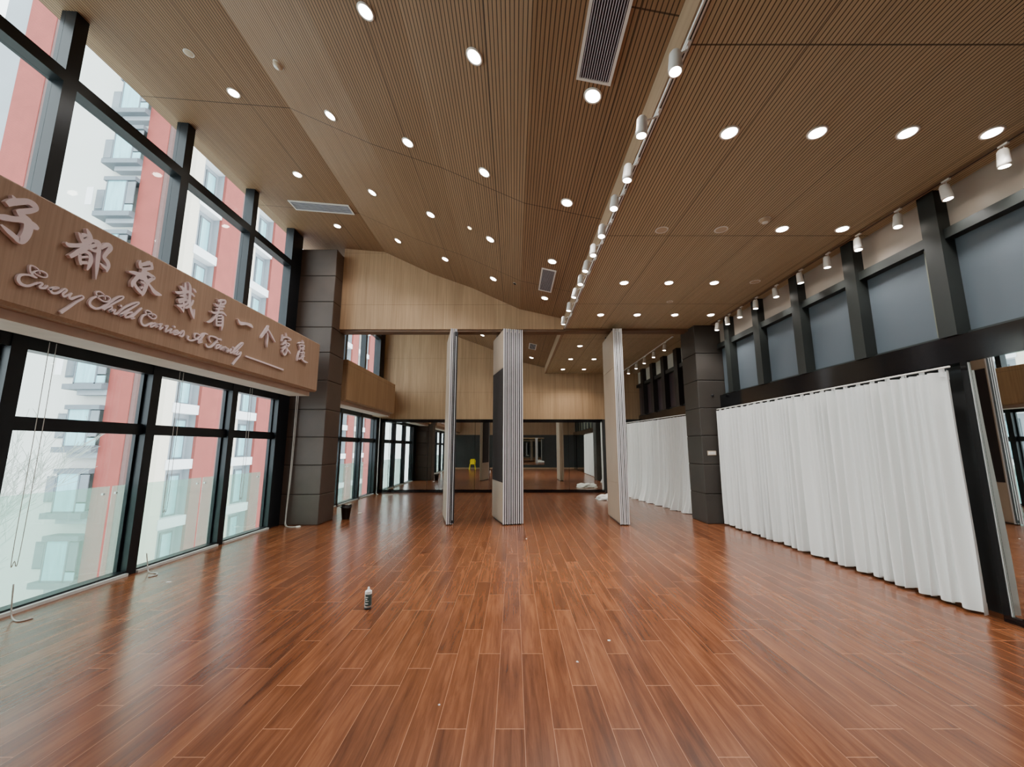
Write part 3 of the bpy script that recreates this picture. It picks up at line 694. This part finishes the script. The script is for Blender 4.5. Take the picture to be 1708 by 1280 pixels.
# ------------------------------------------------------------ lettering on the beam
GLYPH = {"zi":[[2839,3396,8,2858,3375,32,2857,3338,47],[2820,3310,39,2850,3346,51,2894,3379,48,2941,3409,45,2981,3405,49,2998,3382,33,2958,3340,41,2912,3307,40,2884,3286,24],[2896,3289,32,2937,3269,56,2967,3245,65,2975,3192,61,2966,3128,56,2942,3078,48,2902,3093,39,2863,3112,35,2811,3138,15],[2792,3189,31,2824,3205,46,2870,3220,43,2922,3243,44,2973,3248,49,3014,3239,49,3039,3232,21]],"du":[[3322,3364,10,3352,3330,37,3386,3291,37],[3381,3432,13,3407,3398,38,3422,3355,50,3413,3305,44],[3348,3353,37,3387,3356,56,3399,3317,56],[3240,3226,18,3267,3216,36,3317,3239,34,3378,3274,37,3435,3343,28,3485,3363,35],[3495,3342,32,3443,3295,32,3408,3264,38,3359,3214,37,3319,3157,36,3290,3121,30],[3360,3177,28,3369,3132,28,3384,3089,16],[3358,3186,22,3397,3221,22,3437,3222,35,3453,3192,35,3456,3142,38,3441,3068,13],[3374,3156,20,3431,3190,20],[3381,3111,28,3434,3134,28],[3457,3355,32,3498,3357,39,3508,3297,39,3513,3208,39,3518,3119,32,3524,3014,6],[3523,3317,26,3575,3381,39,3606,3364,46,3576,3292,36,3565,3246,33,3600,3223,39,3615,3184,33,3606,3124,13],[3610,3155,33,3572,3164,26,3539,3178,13],[3424,3267,19,3482,3270,26,3506,3309,19]],"cheng":[[3923,3393,9,3918,3354,36,3939,3313,36],[3915,3346,36,3978,3375,33,4033,3423,33],[4033,3423,37,4061,3373,30],[3944,3305,36,4000,3334,33,4068,3377,30],[3973,3314,43,3974,3257,58,4013,3201,51,4015,3143,44,4002,3080,36,3990,3036,10],[3990,3061,29,3941,3085,36,3900,3117,32,3887,3154,35,3909,3199,43,3939,3241,43],[3816,3222,14,3867,3234,35,3924,3242,43,3980,3267,43,4013,3303,44],[3872,3085,21,3870,3126,35,3892,3164,42],[3929,3208,25,3988,3219,29],[3950,3174,19,3994,3178,29],[4007,3293,36,4046,3289,33,4095,3280,30,4061,3243,37,4010,3178,36],[4021,3204,22,4073,3167,29,4118,3134,45,4168,3127,38,4211,3130,11],[3960,3107,17,3986,3132,22]],"zai":[[4427,3324,9,4464,3315,37,4499,3285,44],[4493,3392,23,4506,3332,41,4508,3270,38,4494,3220,31],[4370,3236,9,4412,3238,34,4472,3265,34,4541,3301,35,4594,3303,32,4652,3284,17],[4534,3416,10,4566,3382,32,4578,3310,38,4580,3247,38,4591,3175,38,4615,3120,32,4647,3068,32,4684,3016,8],[4681,3022,9,4676,3078,19,4675,3135,6],[4604,3365,13,4640,3357,30,4666,3341,10],[4636,3236,26,4621,3180,29,4582,3134,29,4535,3099,23],[4434,3210,15,4492,3232,28,4543,3239,25,4497,3200,22,4441,3163,25,4456,3141,28,4521,3190,23,4561,3199,23,4550,3148,23],[4416,3096,9,4448,3095,31,4509,3126,28,4562,3165,19],[4503,3162,22,4511,3115,28,4521,3038,5],[4457,3083,10,4488,3073,22,4515,3048,10]],"zhe":[[5021,3394,7,5048,3373,28,5117,3413,28,5159,3418,26,5151,3379,26,5089,3346,28],[4983,3318,10,5021,3308,31,5085,3317,28,5157,3339,26],[5002,3256,14,5063,3274,25,5135,3299,26],[5085,3376,21,5065,3320,28,5056,3261,31,5045,3216,31,5018,3159,28,4966,3087,24,4920,3051,19,4878,3043,7],[4927,3196,14,4985,3197,28,5053,3222,28,5133,3249,30,5204,3227,16],[5035,3164,29,5041,3098,29,5049,3045,28],[5034,3168,21,5130,3210,24],[5140,3206,35,5147,3131,40,5151,3076,33,5145,3009,6],[5048,3136,17,5127,3167,17],[5054,3098,17,5133,3128,17],[5048,3051,29,5141,3080,30]],"yi":[[5433,3258,11,5489,3216,49,5606,3245,38,5714,3252,45,5762,3231,15]],"ge":[[6131,3375,23,6094,3304,47,6040,3232,38,5992,3167,34,5972,3133,9],[6110,3320,27,6190,3275,26,6247,3230,34,6339,3167,13],[6095,3263,11,6126,3219,32,6130,3153,34,6129,3086,33,6140,3029,6]],"jia":[[6619,3402,7,6641,3352,26],[6530,3349,7,6538,3295,24,6525,3232,13],[6526,3282,21,6643,3334,25,6744,3335,30,6787,3324,15,6694,3287,18],[6639,3274,30,6592,3214,28,6527,3172,16],[6539,3202,16,6645,3235,21,6744,3245,13],[6604,3225,26,6666,3192,26,6685,3116,30,6667,3052,26,6622,3023,25,6575,3042,24,6564,3087,26,6618,3140,26,6721,3206,27,6756,3241,12],[6535,3108,15,6601,3156,25,6652,3189,18],[6661,3135,18,6734,3120,32,6805,3086,10]],"ting":[[7161,3418,7,7189,3386,27],[7026,3325,12,7108,3363,23,7211,3383,27],[7052,3290,23,7130,3323,27,7230,3336,27,7200,3293,27,7109,3253,23],[7078,3297,23,7097,3225,23,7063,3140,24,7043,3067,19,7039,3011,5],[7144,3236,19,7244,3278,23],[7184,3289,23,7195,3222,23,7173,3156,23],[7105,3173,18,7246,3215,23,7221,3159,23,7126,3141,16],[7125,3101,21,7272,3151,16],[7086,3047,21,7152,3081,25,7237,3058,34,7322,3050,32,7398,3056,11],[7225,3134,27,7219,3072,23]],"Every":[[3116,2885,7,3100,2915,8,3070,2929,9,3043,2924,12,3045,2890,13,3058,2869,13,3086,2899,10,3123,2915,10,3159,2907,11,3163,2881,11,3136,2869,10,3102,2871,8,3078,2878,8],[3058,2869,13,3077,2849,16,3101,2846,10],[3074,2850,12,3030,2843,15,2991,2819,20,2984,2783,24,3006,2756,24,3048,2757,19,3082,2781,13,3108,2811,11],[3098,2790,9,3122,2815,14,3143,2814,15,3127,2779,16,3161,2784,15,3182,2816,13],[3184,2782,8,3228,2804,11,3261,2827,13,3231,2822,11,3203,2793,18,3221,2769,20,3256,2779,17,3298,2827,10],[3277,2798,10,3303,2835,14,3322,2830,15,3298,2788,19,3313,2771,17,3346,2803,10],[3365,2823,12,3348,2786,20,3367,2770,19,3399,2796,15,3447,2833,11],[3447,2831,12,3460,2814,15,3411,2758,18,3357,2688,22,3307,2627,26]],"Child":[[3650,2870,8,3647,2885,8,3626,2916,9,3588,2925,11,3561,2906,14,3569,2882,12,3590,2863,11,3637,2849,13,3680,2864,13,3692,2898,13,3658,2909,11,3601,2887,13,3548,2851,17,3520,2806,21,3529,2771,25,3578,2758,22,3625,2782,16,3657,2821,13],[3634,2774,17,3684,2843,19,3764,2937,18,3813,2964,13,3805,2935,15,3728,2857,16,3649,2771,19],[3676,2796,11,3717,2831,13,3718,2799,18,3699,2770,18,3741,2799,10],[3759,2814,15,3749,2768,19,3792,2786,10],[3797,2868,18,3815,2859,18],[3774,2766,11,3842,2859,17,3940,2945,19,3984,2959,14,3923,2888,17,3835,2799,22,3811,2768,20,3863,2802,10],[3929,2844,12,3874,2812,17,3862,2771,20,3904,2787,17,3948,2837,15],[4020,2920,16,3965,2843,22,3924,2780,22,3964,2793,10]],"Carries":[[4162,2874,7,4132,2911,10,4084,2917,12,4071,2891,13,4108,2867,12,4158,2850,13,4192,2864,13,4197,2893,13,4158,2902,12,4098,2881,13,4049,2844,19,4033,2792,23,4052,2755,23,4094,2753,20,4136,2788,15,4168,2810,10],[4200,2816,13,4152,2786,16,4152,2759,18,4192,2784,13,4224,2817,14,4207,2772,18,4240,2793,9],[4246,2808,14,4283,2833,14,4264,2799,18,4260,2764,20,4302,2799,11],[4321,2816,14,4360,2834,14,4338,2791,18,4335,2756,18,4381,2792,11],[4413,2817,17,4389,2764,20,4432,2781,9],[4429,2849,19,4454,2845,19],[4442,2775,11,4494,2807,13,4479,2819,13,4449,2792,17,4446,2762,20,4488,2774,16,4529,2812,10],[4529,2783,10,4570,2840,15,4578,2798,21,4553,2766,21,4512,2770,11]],"A":[[4651,2799,30,4645,2760,18,4703,2756,17,4779,2797,17,4842,2865,19,4886,2896,21,4944,2900,12],[4887,2890,24,4839,2813,31,4806,2758,22,4871,2784,14],[4851,2842,10,4779,2863,14,4742,2845,17,4744,2804,15,4800,2793,14,4868,2803,10]],"Family":[[5011,2812,12,4969,2848,16,4982,2887,18,5061,2900,20,5133,2891,18,5184,2891,18,5157,2907,9],[5118,2876,16,5064,2804,25,5003,2752,23,4942,2751,23,4932,2779,17],[5068,2818,11,5134,2849,11],[5162,2825,15,5112,2799,18,5104,2760,20,5161,2789,13,5199,2823,17,5177,2766,18,5222,2791,9],[5230,2818,15,5211,2766,18,5255,2819,11,5283,2815,15,5252,2762,18,5294,2810,11,5326,2805,15,5303,2756,19,5355,2791,11],[5389,2825,17,5363,2763,21,5422,2784,10],[5415,2855,17,5434,2848,17],[5416,2778,13,5483,2865,19,5583,2957,20,5602,2943,14,5513,2848,19,5430,2772,21,5477,2776,12],[5523,2829,18,5482,2768,21,5537,2785,14,5586,2828,16],[5590,2819,14,5555,2758,23,5497,2689,25,5441,2619,27]],"dash":[[5688,2790,22,6140,2785,24,6658,2776,26]]}
NAMES = {'zi': ('raised Chinese character at the near left end of the beam, cut by the frame', 'chinese_character'), 'du': ('second raised Chinese character from the left on the beam', 'chinese_character'),
 'cheng': ('third raised Chinese character on the beam, above the word Child', 'chinese_character'), 'zai': ('fourth raised Chinese character on the beam, above the word Carries', 'chinese_character'),
 'zhe': ('fifth raised Chinese character on the beam, above the letter A', 'chinese_character'), 'yi': ('single stroke raised Chinese character for one', 'chinese_character'),
 'ge': ('arrow shaped three stroke raised Chinese character', 'chinese_character'), 'jia': ('second last raised Chinese character near the column', 'chinese_character'),
 'ting': ('last raised Chinese character beside the column', 'chinese_character'),
 'Every': ('raised cursive word Every in pale lettering', 'lettering_word'), 'Child': ('raised cursive word Child in pale lettering', 'lettering_word'), 'Carries': ('raised cursive word Carries in pale lettering', 'lettering_word'),
 'A': ('raised cursive capital A in pale lettering', 'lettering_word'), 'Family': ('raised cursive word Family in pale lettering', 'lettering_word'), 'dash': ('long thin raised line after the cursive words', 'lettering_line')}
for key, strokes in GLYPH.items():
    bm = B()
    chinese = NAMES[key][1] == 'chinese_character'
    ys = [v for s in strokes for v in s[0::3]]; zs = [v for s in strokes for v in s[1::3]]
    cy, cz = sum(ys)/len(ys)/1000, min(zs)/1000
    for si, s in enumerate(strokes):
        pts = [(s[i]/1000, s[i+1]/1000, s[i+2]/1000) for i in range(0, len(s), 3)]
        pts = catmull(pts, 5 if chinese else 6)
        if len(pts) < 2: continue
        Lp, Rp = [], []
        for i, (y, z, w) in enumerate(pts):
            a = pts[max(i-1, 0)]; b = pts[min(i+1, len(pts)-1)]
            dy, dz = b[0]-a[0], b[1]-a[1]; l = math.hypot(dy, dz) or 1
            w = max(w, .003)/2
            Lp.append((y-cy - dz/l*w, z-cz + dy/l*w)); Rp.append((y-cy + dz/l*w, z-cz - dy/l*w))
        e = si*.00025
        f0, f1 = .006, .038+e if chinese else .026+e
        gl = [[bm.verts.new((xx, p[0], p[1])) for p in side] for side in (Lp, Rp) for xx in (f0, f1)]
        a0, a1, b0, b1 = gl
        for i in range(len(pts)-1):
            bm.faces.new((a1[i], a1[i+1], b1[i+1], b1[i])); bm.faces.new((a0[i], a0[i+1], b0[i+1], b0[i]))
            bm.faces.new((a0[i], a0[i+1], a1[i+1], a1[i])); bm.faces.new((b0[i], b0[i+1], b1[i+1], b1[i]))
        bm.faces.new((a0[0], a1[0], b1[0], b0[0])); bm.faces.new((a0[-1], a1[-1], b1[-1], b0[-1]))
    # fixing pins touching the beam
    for s in strokes[:4]:
        y, z = s[3]/1000-cy, s[4]/1000-cz
        box(bm, -.004, .008, y-.004, y+.004, z-.004, z+.004)
    o = obj(NAMES[key][1], bm, MT['lettering'], loc=(-3.85, cy, cz))
    tag(o, NAMES[key][0], 'lettering', 'raised lettering on the beam')

# ------------------------------------------------------------ small things
# roller blind cords by the windows
def cord(pts, label, r=.0035, name='blind_cord'):
    bm = B(); tube(bm, catmull([tuple(p) for p in pts], 6), r, 6)
    o = obj(name, bm, MT['cord'], smooth=True); tag(o, label, 'cord', 'thin cords along the windows'); return o
for y, z0, lb in ((3.81, .5, 'nearest loop of thin blind cord at the left window edge'), (5.36, .72, 'thin blind cord loop in the second lower window'), (6.83, .7, 'thin blind cord loop in the lower window beside the column')):
    cord([(-4.46, y, 2.5), (-4.455, y+.005, 1.6), (-4.46, y+.01, z0+.04), (-4.455, y+.03, z0), (-4.45, y+.055, z0+.04), (-4.45, y+.06, 1.6), (-4.46, y+.06, 2.5)], lb, .003)
cord([(-4.45, 3.86, .3), (-4.44, 3.87, .08), (-4.4, 3.86, .012), (-4.3, 3.83, .006), (-4.27, 3.9, .006)], 'curled white cord end on the floor at the left picture edge', .006, 'floor_cord')
cord([(-4.5, 5.26, .22), (-4.48, 5.28, .05), (-4.42, 5.24, .008), (-4.3, 5.2, .006), (-4.24, 5.13, .006), (-4.27, 5.06, .006)], 'short white cord curled on the floor by the second mullion', .006, 'floor_cord')
cord([(-4.42, 8.24, 2.55), (-4.42, 8.24, 1.2), (-4.43, 8.22, .2), (-4.42, 8.2, .03), (-4.32, 8.12, .008), (-4.2, 8.1, .007), (-4.1, 8.18, .007)], 'white cable running down beside the padded column onto the floor', .008, 'wall_cable')
cord([(-4.39, 8.25, 2.55), (-4.4, 8.24, 1.0), (-4.41, 8.2, .2), (-4.36, 8.14, .03), (-4.25, 8.09, .008), (-4.15, 8.12, .007)], 'second thinner white cable beside the padded column', .006, 'wall_cable')
cord([(-4.45, 13.6, 2.5), (-4.45, 13.6, .3), (-4.4, 13.55, .01), (-4.1, 13.5, .008), (-3.9, 13.55, .008)], 'white cable at the far end of the window wall', .009, 'wall_cable')
def lump(loc, r, label, mat, name, cat, sq=(1, 1, .5), seed=0, group=None, amp=.25):
    rnd = random.Random(seed); bm = B(); bmesh.ops.create_icosphere(bm, subdivisions=4 if r > .1 else 2, radius=r)
    ph = [rnd.uniform(0, 6) for _ in range(8)]
    for v in bm.verts:
        n = v.co.normalized()
        k = 1 + amp*(math.sin(5*n.x+ph[0])*math.sin(4*n.y+ph[1]) + .5*math.sin(11*n.x+ph[2])*math.cos(9*n.z+ph[3]) + .35*math.sin(19*n.y+ph[4]+7*n.x))
        v.co = Vector((v.co.x*k*sq[0], v.co.y*k*sq[1], max(0, v.co.z*k*sq[2])))
    o = obj(name, bm, mat, smooth=True, loc=(loc[0], loc[1], .0005)); tag(o, label, cat, group); return o
lump((-4.12, 8.12), .045, 'crumpled white scrap at the cable end by the column', MT['paper'], 'paper_scrap', 'litter', seed=1, group='scraps of litter on the floor')
lump((-3.55, 9.75), .05, 'white crumpled scrap on the floor beyond the black bin', MT['paper'], 'paper_scrap', 'litter', seed=2, group='scraps of litter on the floor')
lump((.75, 3.48), .012, 'small white crumb on the planks right of centre', MT['paper'], 'crumb', 'litter', seed=3, group='scraps of litter on the floor')
lump((.45, 3.16), .009, 'tiny white crumb on the planks below the larger crumb', MT['paper'], 'crumb', 'litter', seed=4, group='scraps of litter on the floor')
lump((-.44, 2.67), .007, 'tiny white speck on the planks left of centre in the foreground', MT['paper'], 'crumb', 'litter', seed=5, group='scraps of litter on the floor')
lump((.21, 7.1), .012, 'tiny white speck on the floor in front of the widest partition stack', MT['paper'], 'crumb', 'litter', seed=6, group='scraps of litter on the floor')
lump((-3.9, 4.9), .02, 'small pale scuffed scrap on the floor near the windows', MT['paper'], 'paper_scrap', 'litter', (1.4, .8, .15), seed=7, group='scraps of litter on the floor')
lump((2.8, 12.3), .36, 'heap of crumpled white cloth on the floor by the far mirror', MT['cloth'], 'cloth_heap', 'cloth', (1.1, .8, .42), seed=8, amp=.16)
# black bin
t = thing('waste_bin', (-3.58, 9.02, 0), 'small black waste bin with bag beside the padded column', 'bin')
bm = B(); rg = lathe(bm, [(.075, 0), (.08, .005), (.105, .25), (.112, .252), (.112, .262), (.1, .262), (.076, .02)], 24); obj('bucket', bm, MT['binblack'], t, True)
bm = B(); n_ = 24
for k in range(3):
    pass
r0 = [bm.verts.new((.108*math.cos(2*PI*i/n_), .108*math.sin(2*PI*i/n_), .262)) for i in range(n_)]
r1 = [bm.verts.new(((.12+.008*math.sin(5*i))*math.cos(2*PI*i/n_), (.12+.008*math.sin(4*i))*math.sin(2*PI*i/n_), .24+.012*math.sin(3*i))) for i in range(n_)]
r2 = [bm.verts.new((.1*math.cos(2*PI*i/n_), .1*math.sin(2*PI*i/n_), .285+.012*math.sin(7*i))) for i in range(n_)]
for i in range(n_):
    j = (i+1) % n_; bm.faces.new((r0[i], r0[j], r1[j], r1[i])); bm.faces.new((r0[i], r0[j], r2[j], r2[i]))
obj('bin_bag', bm, MT['gasket'], t, True)
# bottle in the foreground
t = thing('spray_bottle', (-1.375, 4.12, 0), 'small cartridge bottle with white nozzle and dark green label standing on the floor', 'bottle')
bm = B(); lathe(bm, [(.030, .001), (.032, .004), (.032, .02)], 28); obj('base_rim', bm, MT['gasket'], t, True)
bm = B(); lathe(bm, [(.031, .02), (.0315, .142), (.0315, .146), (.03, .15)], 28); obj('body', bm, MT['capwhite'], t, True)
bm = B()
for i in range(20):
    a0 = -2.3+i*.14; a1 = a0+.14
    v = [bm.verts.new((.0322*math.cos(a), .0322*math.sin(a), z)) for a, z in ((a0, .035), (a1, .035), (a1, .135), (a0, .135))]; bm.faces.new(v)
obj('label', bm, MT['label'], t, True)
bm = B()
for z0, z1, aa, ab in ((.05, .058, -2.1, -1.2), (.075, .08, -2.0, -1.1), (.09, .098, -2.0, -1.5), (.108, .114, -2.1, -1.3)):
    for i in range(6):
        a0 = aa+(ab-aa)*i/6; a1 = aa+(ab-aa)*(i+1)/6
        bm.faces.new([bm.verts.new((.0325*math.cos(a), .0325*math.sin(a), z)) for a, z in ((a0, z0), (a1, z0), (a1, z1), (a0, z1))])
obj('label_print', bm, MT['capwhite'], t)
bm = B(); lathe(bm, [(.031, .150), (.031, .158), (.02, .166), (.012, .17), (.011, .176), (.009, .192), (.005, .196)], 24); obj('nozzle_cap', bm, MT['capwhite'], t, True)
# switch plate + sensor on the right column
t = thing('switch_plate', (4.03, 8.42, 1.39), 'pale rectangular switch plate on the right padded column', 'switch')
obj('plate', bevel(bx(-.088, .088, -.012, 0, -.045, .045), .004), MT['offlens'], t)
for k in range(3): obj('rocker', bx(-.075+k*.052, -.029+k*.052, -.016, -.012, -.03, .03), MT['whitepaint'], t)
t = thing('wall_sensor', (4.13, 8.42, 2.57), 'small dark round sensor on the right padded column', 'sensor')
bm = B(); lathe(bm, [(.03, 0), (.03, .012), (.018, .018)], 20); bmesh.ops.rotate(bm, cent=(0,0,0), matrix=Matrix.Rotation(PI/2, 3, 'X'), verts=bm.verts); obj('sensor_body', bm, MT['gasket'], t)
# yellow child's chair behind the camera, seen in the far mirror
t = thing('plastic_chair', (-2.85, -.3, 0), 'small yellow plastic chair seen reflected in the far mirror', 'chair')
obj('seat', bevel(bx(-.19, .19, -.18, .18, .36, .39), .01), MT['yellow'], t)
bm = B(); prism(bm, [(-.18, .39), (.18, .39), (.2, .6), (.14, .72), (-.14, .72), (-.2, .6)], 'y', -.2, -.17); obj('backrest', bm, MT['yellow'], t)
for sx in (-1, 1):
    for sy in (-1, 1):
        bm = B(); tube(bm, [(sx*.15, sy*.14, .37), (sx*.21, sy*.2, 0.01)], .022, 8); obj('leg', bm, MT['yellow'], t)
t = thing('plastic_stool', (-2.2, -.4, 0), 'low green plastic stool seen reflected beside the yellow chair', 'stool')
bm = B(); lathe(bm, [(.14, .24), (.16, .25), (.16, .27), (.02, .28)], 20); obj('seat', bm, MT['green'], t)
for k in range(4):
    a = PI/4+k*PI/2; bm = B(); tube(bm, [(.1*math.cos(a), .1*math.sin(a), .25), (.15*math.cos(a), .15*math.sin(a), .01)], .015, 6); obj('leg', bm, MT['green'], t)

# glass railing outside the windows
def railing(y0, y1, label):
    t = thing('glass_railing', (-4.98, y0, 0), label, 'railing', 'glass railing panels outside the windows')
    L = y1-y0
    obj('glass_sheet', bx(-.006, .006, .02, L-.02, -.1, 1.03), MT['balglass'], t)
    bm = B()
    for yy in (.06, L-.1):
        for zz in (.93,): box(bm, -.012, .012, yy, yy+.022, zz, zz+.022)
    obj('clamp', bm, MT['alu'], t)
gl = mull[1:] + [8.2, 9.42, 10.9, 12.38, 13.75]
for i, (a, b) in enumerate(zip(gl, gl[1:])):
    if abs(a-8.2) < .1: continue
    railing(a, b, 'greenish glass railing panel outside, %s along the facade' % ORD[i])
struct('trim_9', bx(-5.2, XL-.2, Y0, Y1+.1, -.35, -.1), MT['soffit'], 'outer ledge below the windows', 'trim')

# ------------------------------------------------------------ outside
gm = B(); box(gm, -120, -5.4, -60, 140, -8.2, -8.0)
struct('ground', gm, MT['ground'], 'pale paved ground far below outside', 'ground')
ap = thing('apartment_building', (-16.8, 20, -8), 'cream apartment block with red pillars and bay windows outside the left windows', 'building')
def ab(name, x0, x1, y0, y1, z0, z1, mat, parent=ap):
    px, py, pz = -16.8, 20, -8
    return obj(name, bx(x0-px, x1-px, y0-py, y1-py, z0-pz, z1-pz), MT[mat], parent)
ab('wall', -27.6, -17.2, 20, 20.4, -8, 34, 'cream')
for xa, wd in ((-19.75, 1.17), (-27.5, 1.6)):
    ab('pillar', xa, xa+wd, 19.62, 20, -8, 34, 'red'); ab('pillar_shade_strip', xa+wd, xa+wd+.2, 19.66, 20, -8, 34, 'reddark'); None  # strip beside each pillar paints its side in shade
ab('pier', -17.55, -17.15, 19.9, 20.5, -8, 34, 'creamwarm')
for k in range(-2, 11):
    z = -1.6+3.0*k
    f = ab('bay_window', -21.25, -19.75, 19.4, 20, z+.12, z+.2, 'bayf')
    ab('ledge', -21.65, -19.75, 19.3, 20, z-.13, z+.13, 'bayf', f); ab('hood', -21.4, -19.75, 19.35, 20, z+1.9, z+2.12, 'bayf', f)
    ab('corbel', -21.2, -19.75, 19.6, 20, z-.38, z-.13, 'greyf', f)
    ab('pane', -21.2, -20.25, 19.42, 19.46, z+.15, z+1.9, 'bayglass', f)
    ab('pane', -20.18, -19.77, 19.42, 19.46, z+.62, z+1.86, 'darkglass', f); ab('pane', -20.18, -19.77, 19.42, 19.46, z+.17, z+.55, 'bayglass', f)
    ab('mullion', -21.27, -21.2, 19.4, 19.47, z+.13, z+1.9, 'bayf', f); ab('mullion', -20.25, -20.18, 19.4, 19.47, z+.13, z+1.9, 'bayf', f)
    ab('bay_side', -21.25, -21.21, 19.47, 20, z+.13, z+1.9, 'bayglass', f)
    s = ab('side_window', -22.3, -21.78, 19.94, 20, z+.55, z+1.75, 'bayf', ap); ab('pane', -22.24, -21.84, 19.9, 19.94, z+.62, z+1.68, 'darkglass', s)
    if k in (5, 2): 
        q = ab('open_sash', -22.35, -22.0, 19.5, 19.53, z+.6, z+1.6, 'slabw', ap)
# second wing running away along the street
ab('wall', -30, -17.6, 20.4, 75, -8, 34, 'greyf')
py_ = 22.1
while py_ < 74:
    ab('pillar', -17.22, -17.06, py_, py_+1.55, -8, 34, 'red'); ab('pillar_core', -17.6, -17.22, py_+.02, py_+1.53, -8, 34, 'greyf')
    ab('pillar_shade_strip', -17.6, -17.06, py_+1.55, py_+1.72, -8, 34, 'reddark')  # same painted shade strip along the wing pillars
    ab('pier', -17.6, -17.2, py_+3.15, py_+3.35, -8, 34, 'creamwarm')
    py_ += 5.0
for k in range(-2, 12):
    z = -2.45+2.85*k
    ab('balcony_slab', -17.6, -17.1, 20.4, 75, z, z+.5, 'slabw')
    for j in range(11):
        yy = 20.4+5.0*j
        q = ab('window_frame', -17.6, -17.54, yy+.75, yy+1.5, z+.5, z+2.6, 'bayf'); ab('pane', -17.54, -17.52, yy+.85, yy+1.4, z+.6, z+2.5, 'bayglass', q)
        if yy+4.6 < 74:
            q = ab('window_frame', -17.6, -17.54, yy+3.5, yy+4.5, z+.9, z+2.6, 'bayf'); ab('pane', -17.54, -17.52, yy+3.6, yy+4.05, z+.98, z+2.5, 'bayglass', q)
# distant tower at far left
tw = thing('apartment_tower', (-92, 60, -8), 'distant blue grey tower with rows of windows at the far left', 'building')
obj('wall', bx(-10, 8.3, 0, 15, 0, 74), MT['greyf'], tw)
for k in range(12):
    for j in range(4): obj('window', bx(-7+j*4, -4.6+j*4, -.1, 0, 30+k*3.6, 32.2+k*3.6), MT['bayglass'], tw)
# bare trees
def tree(x, y, h, seed, label):
    rnd = random.Random(seed); t = thing('bare_tree', (x, y, -8), label, 'tree', 'bare trees outside the windows')
    tr = B(); br = B()
    def grow(p, d, L, r, lev):
        pts = [p]; rr = [r]; q = Vector(p); dd = Vector(d)
        n = 5
        for i in range(n):
            dd = (dd + Vector((rnd.uniform(-.16, .16), rnd.uniform(-.16, .16), rnd.uniform(-.04, .14)))).normalized()
            q = q + dd*L/n; pts.append(tuple(q)); rr.append(r*(1-.55*(i+1)/n))
            if lev < 4 and i >= (2 if lev == 0 else 1):
                for _ in range(2 if lev > 0 else 2):
                    a = rnd.uniform(0, 2*PI); s = rnd.uniform(.5, 1.0)
                    nd = (dd + Vector((math.cos(a)*s, math.sin(a)*s, rnd.uniform(0, .4)))).normalized()
                    if lev < 3 or rnd.random() < .6: grow(tuple(q), nd, L*(rnd.uniform(.18, .3) if lev == 0 else rnd.uniform(.5, .7)), rr[-1]*.6, lev+1)
        tube(tr if lev == 0 else br, pts, [max(a, .004) for a in rr], 5 if lev < 2 else 3)
    grow((0, 0, 0), (0.02, 0.0, 1), h, .05, 0)
    obj('trunk', tr, MT['bark'], t, True); obj('branches', br, MT['bark'], t, True)
    return t
tree(-9.4, 6.6, 7.0, 11, 'bare pale tree with fine twigs outside the nearest window')

# ------------------------------------------------------------ world, camera, colour
w = bpy.data.worlds.new('overcast'); bpy.context.scene.world = w; w.use_nodes = True
nt = w.node_tree; nt.nodes.clear()
out = nt.nodes.new('ShaderNodeOutputWorld'); bg = nt.nodes.new('ShaderNodeBackground')
tc = nt.nodes.new('ShaderNodeTexCoord'); no = nt.nodes.new('ShaderNodeTexNoise'); no.inputs['Scale'].default_value = 1.5
nt.links.new(tc.outputs['Generated'], no.inputs[0])
nt.links.new(mixc(nt, no.outputs[0], (.84, .92, 1, 1), (1, 1, 1, 1)), bg.inputs[0])
bg.inputs[1].default_value = WORLD; nt.links.new(bg.outputs[0], out.inputs[0])

cd = bpy.data.cameras.new('camera'); cam = bpy.data.objects.new('camera', cd); C.objects.link(cam)
cam.location = (0, 0, 1.5); cam.rotation_euler = (math.radians(90)+math.atan(107/680), 0, 0)
cd.sensor_fit = 'HORIZONTAL'; cd.sensor_width = 36; cd.lens = 36*680/1708; cd.shift_x = -3/1708; cd.clip_start = .02; cd.clip_end = 400
bpy.context.scene.camera = cam
sc = bpy.context.scene
sc.view_settings.view_transform = 'AgX'; sc.view_settings.look = 'None'; sc.view_settings.exposure = EXPO
sc.cycles.max_bounces = 10; sc.cycles.diffuse_bounces = 4; sc.cycles.glossy_bounces = 5; sc.cycles.transparent_max_bounces = 16
sc.cycles.sample_clamp_indirect = 6; sc.cycles.use_denoising = True
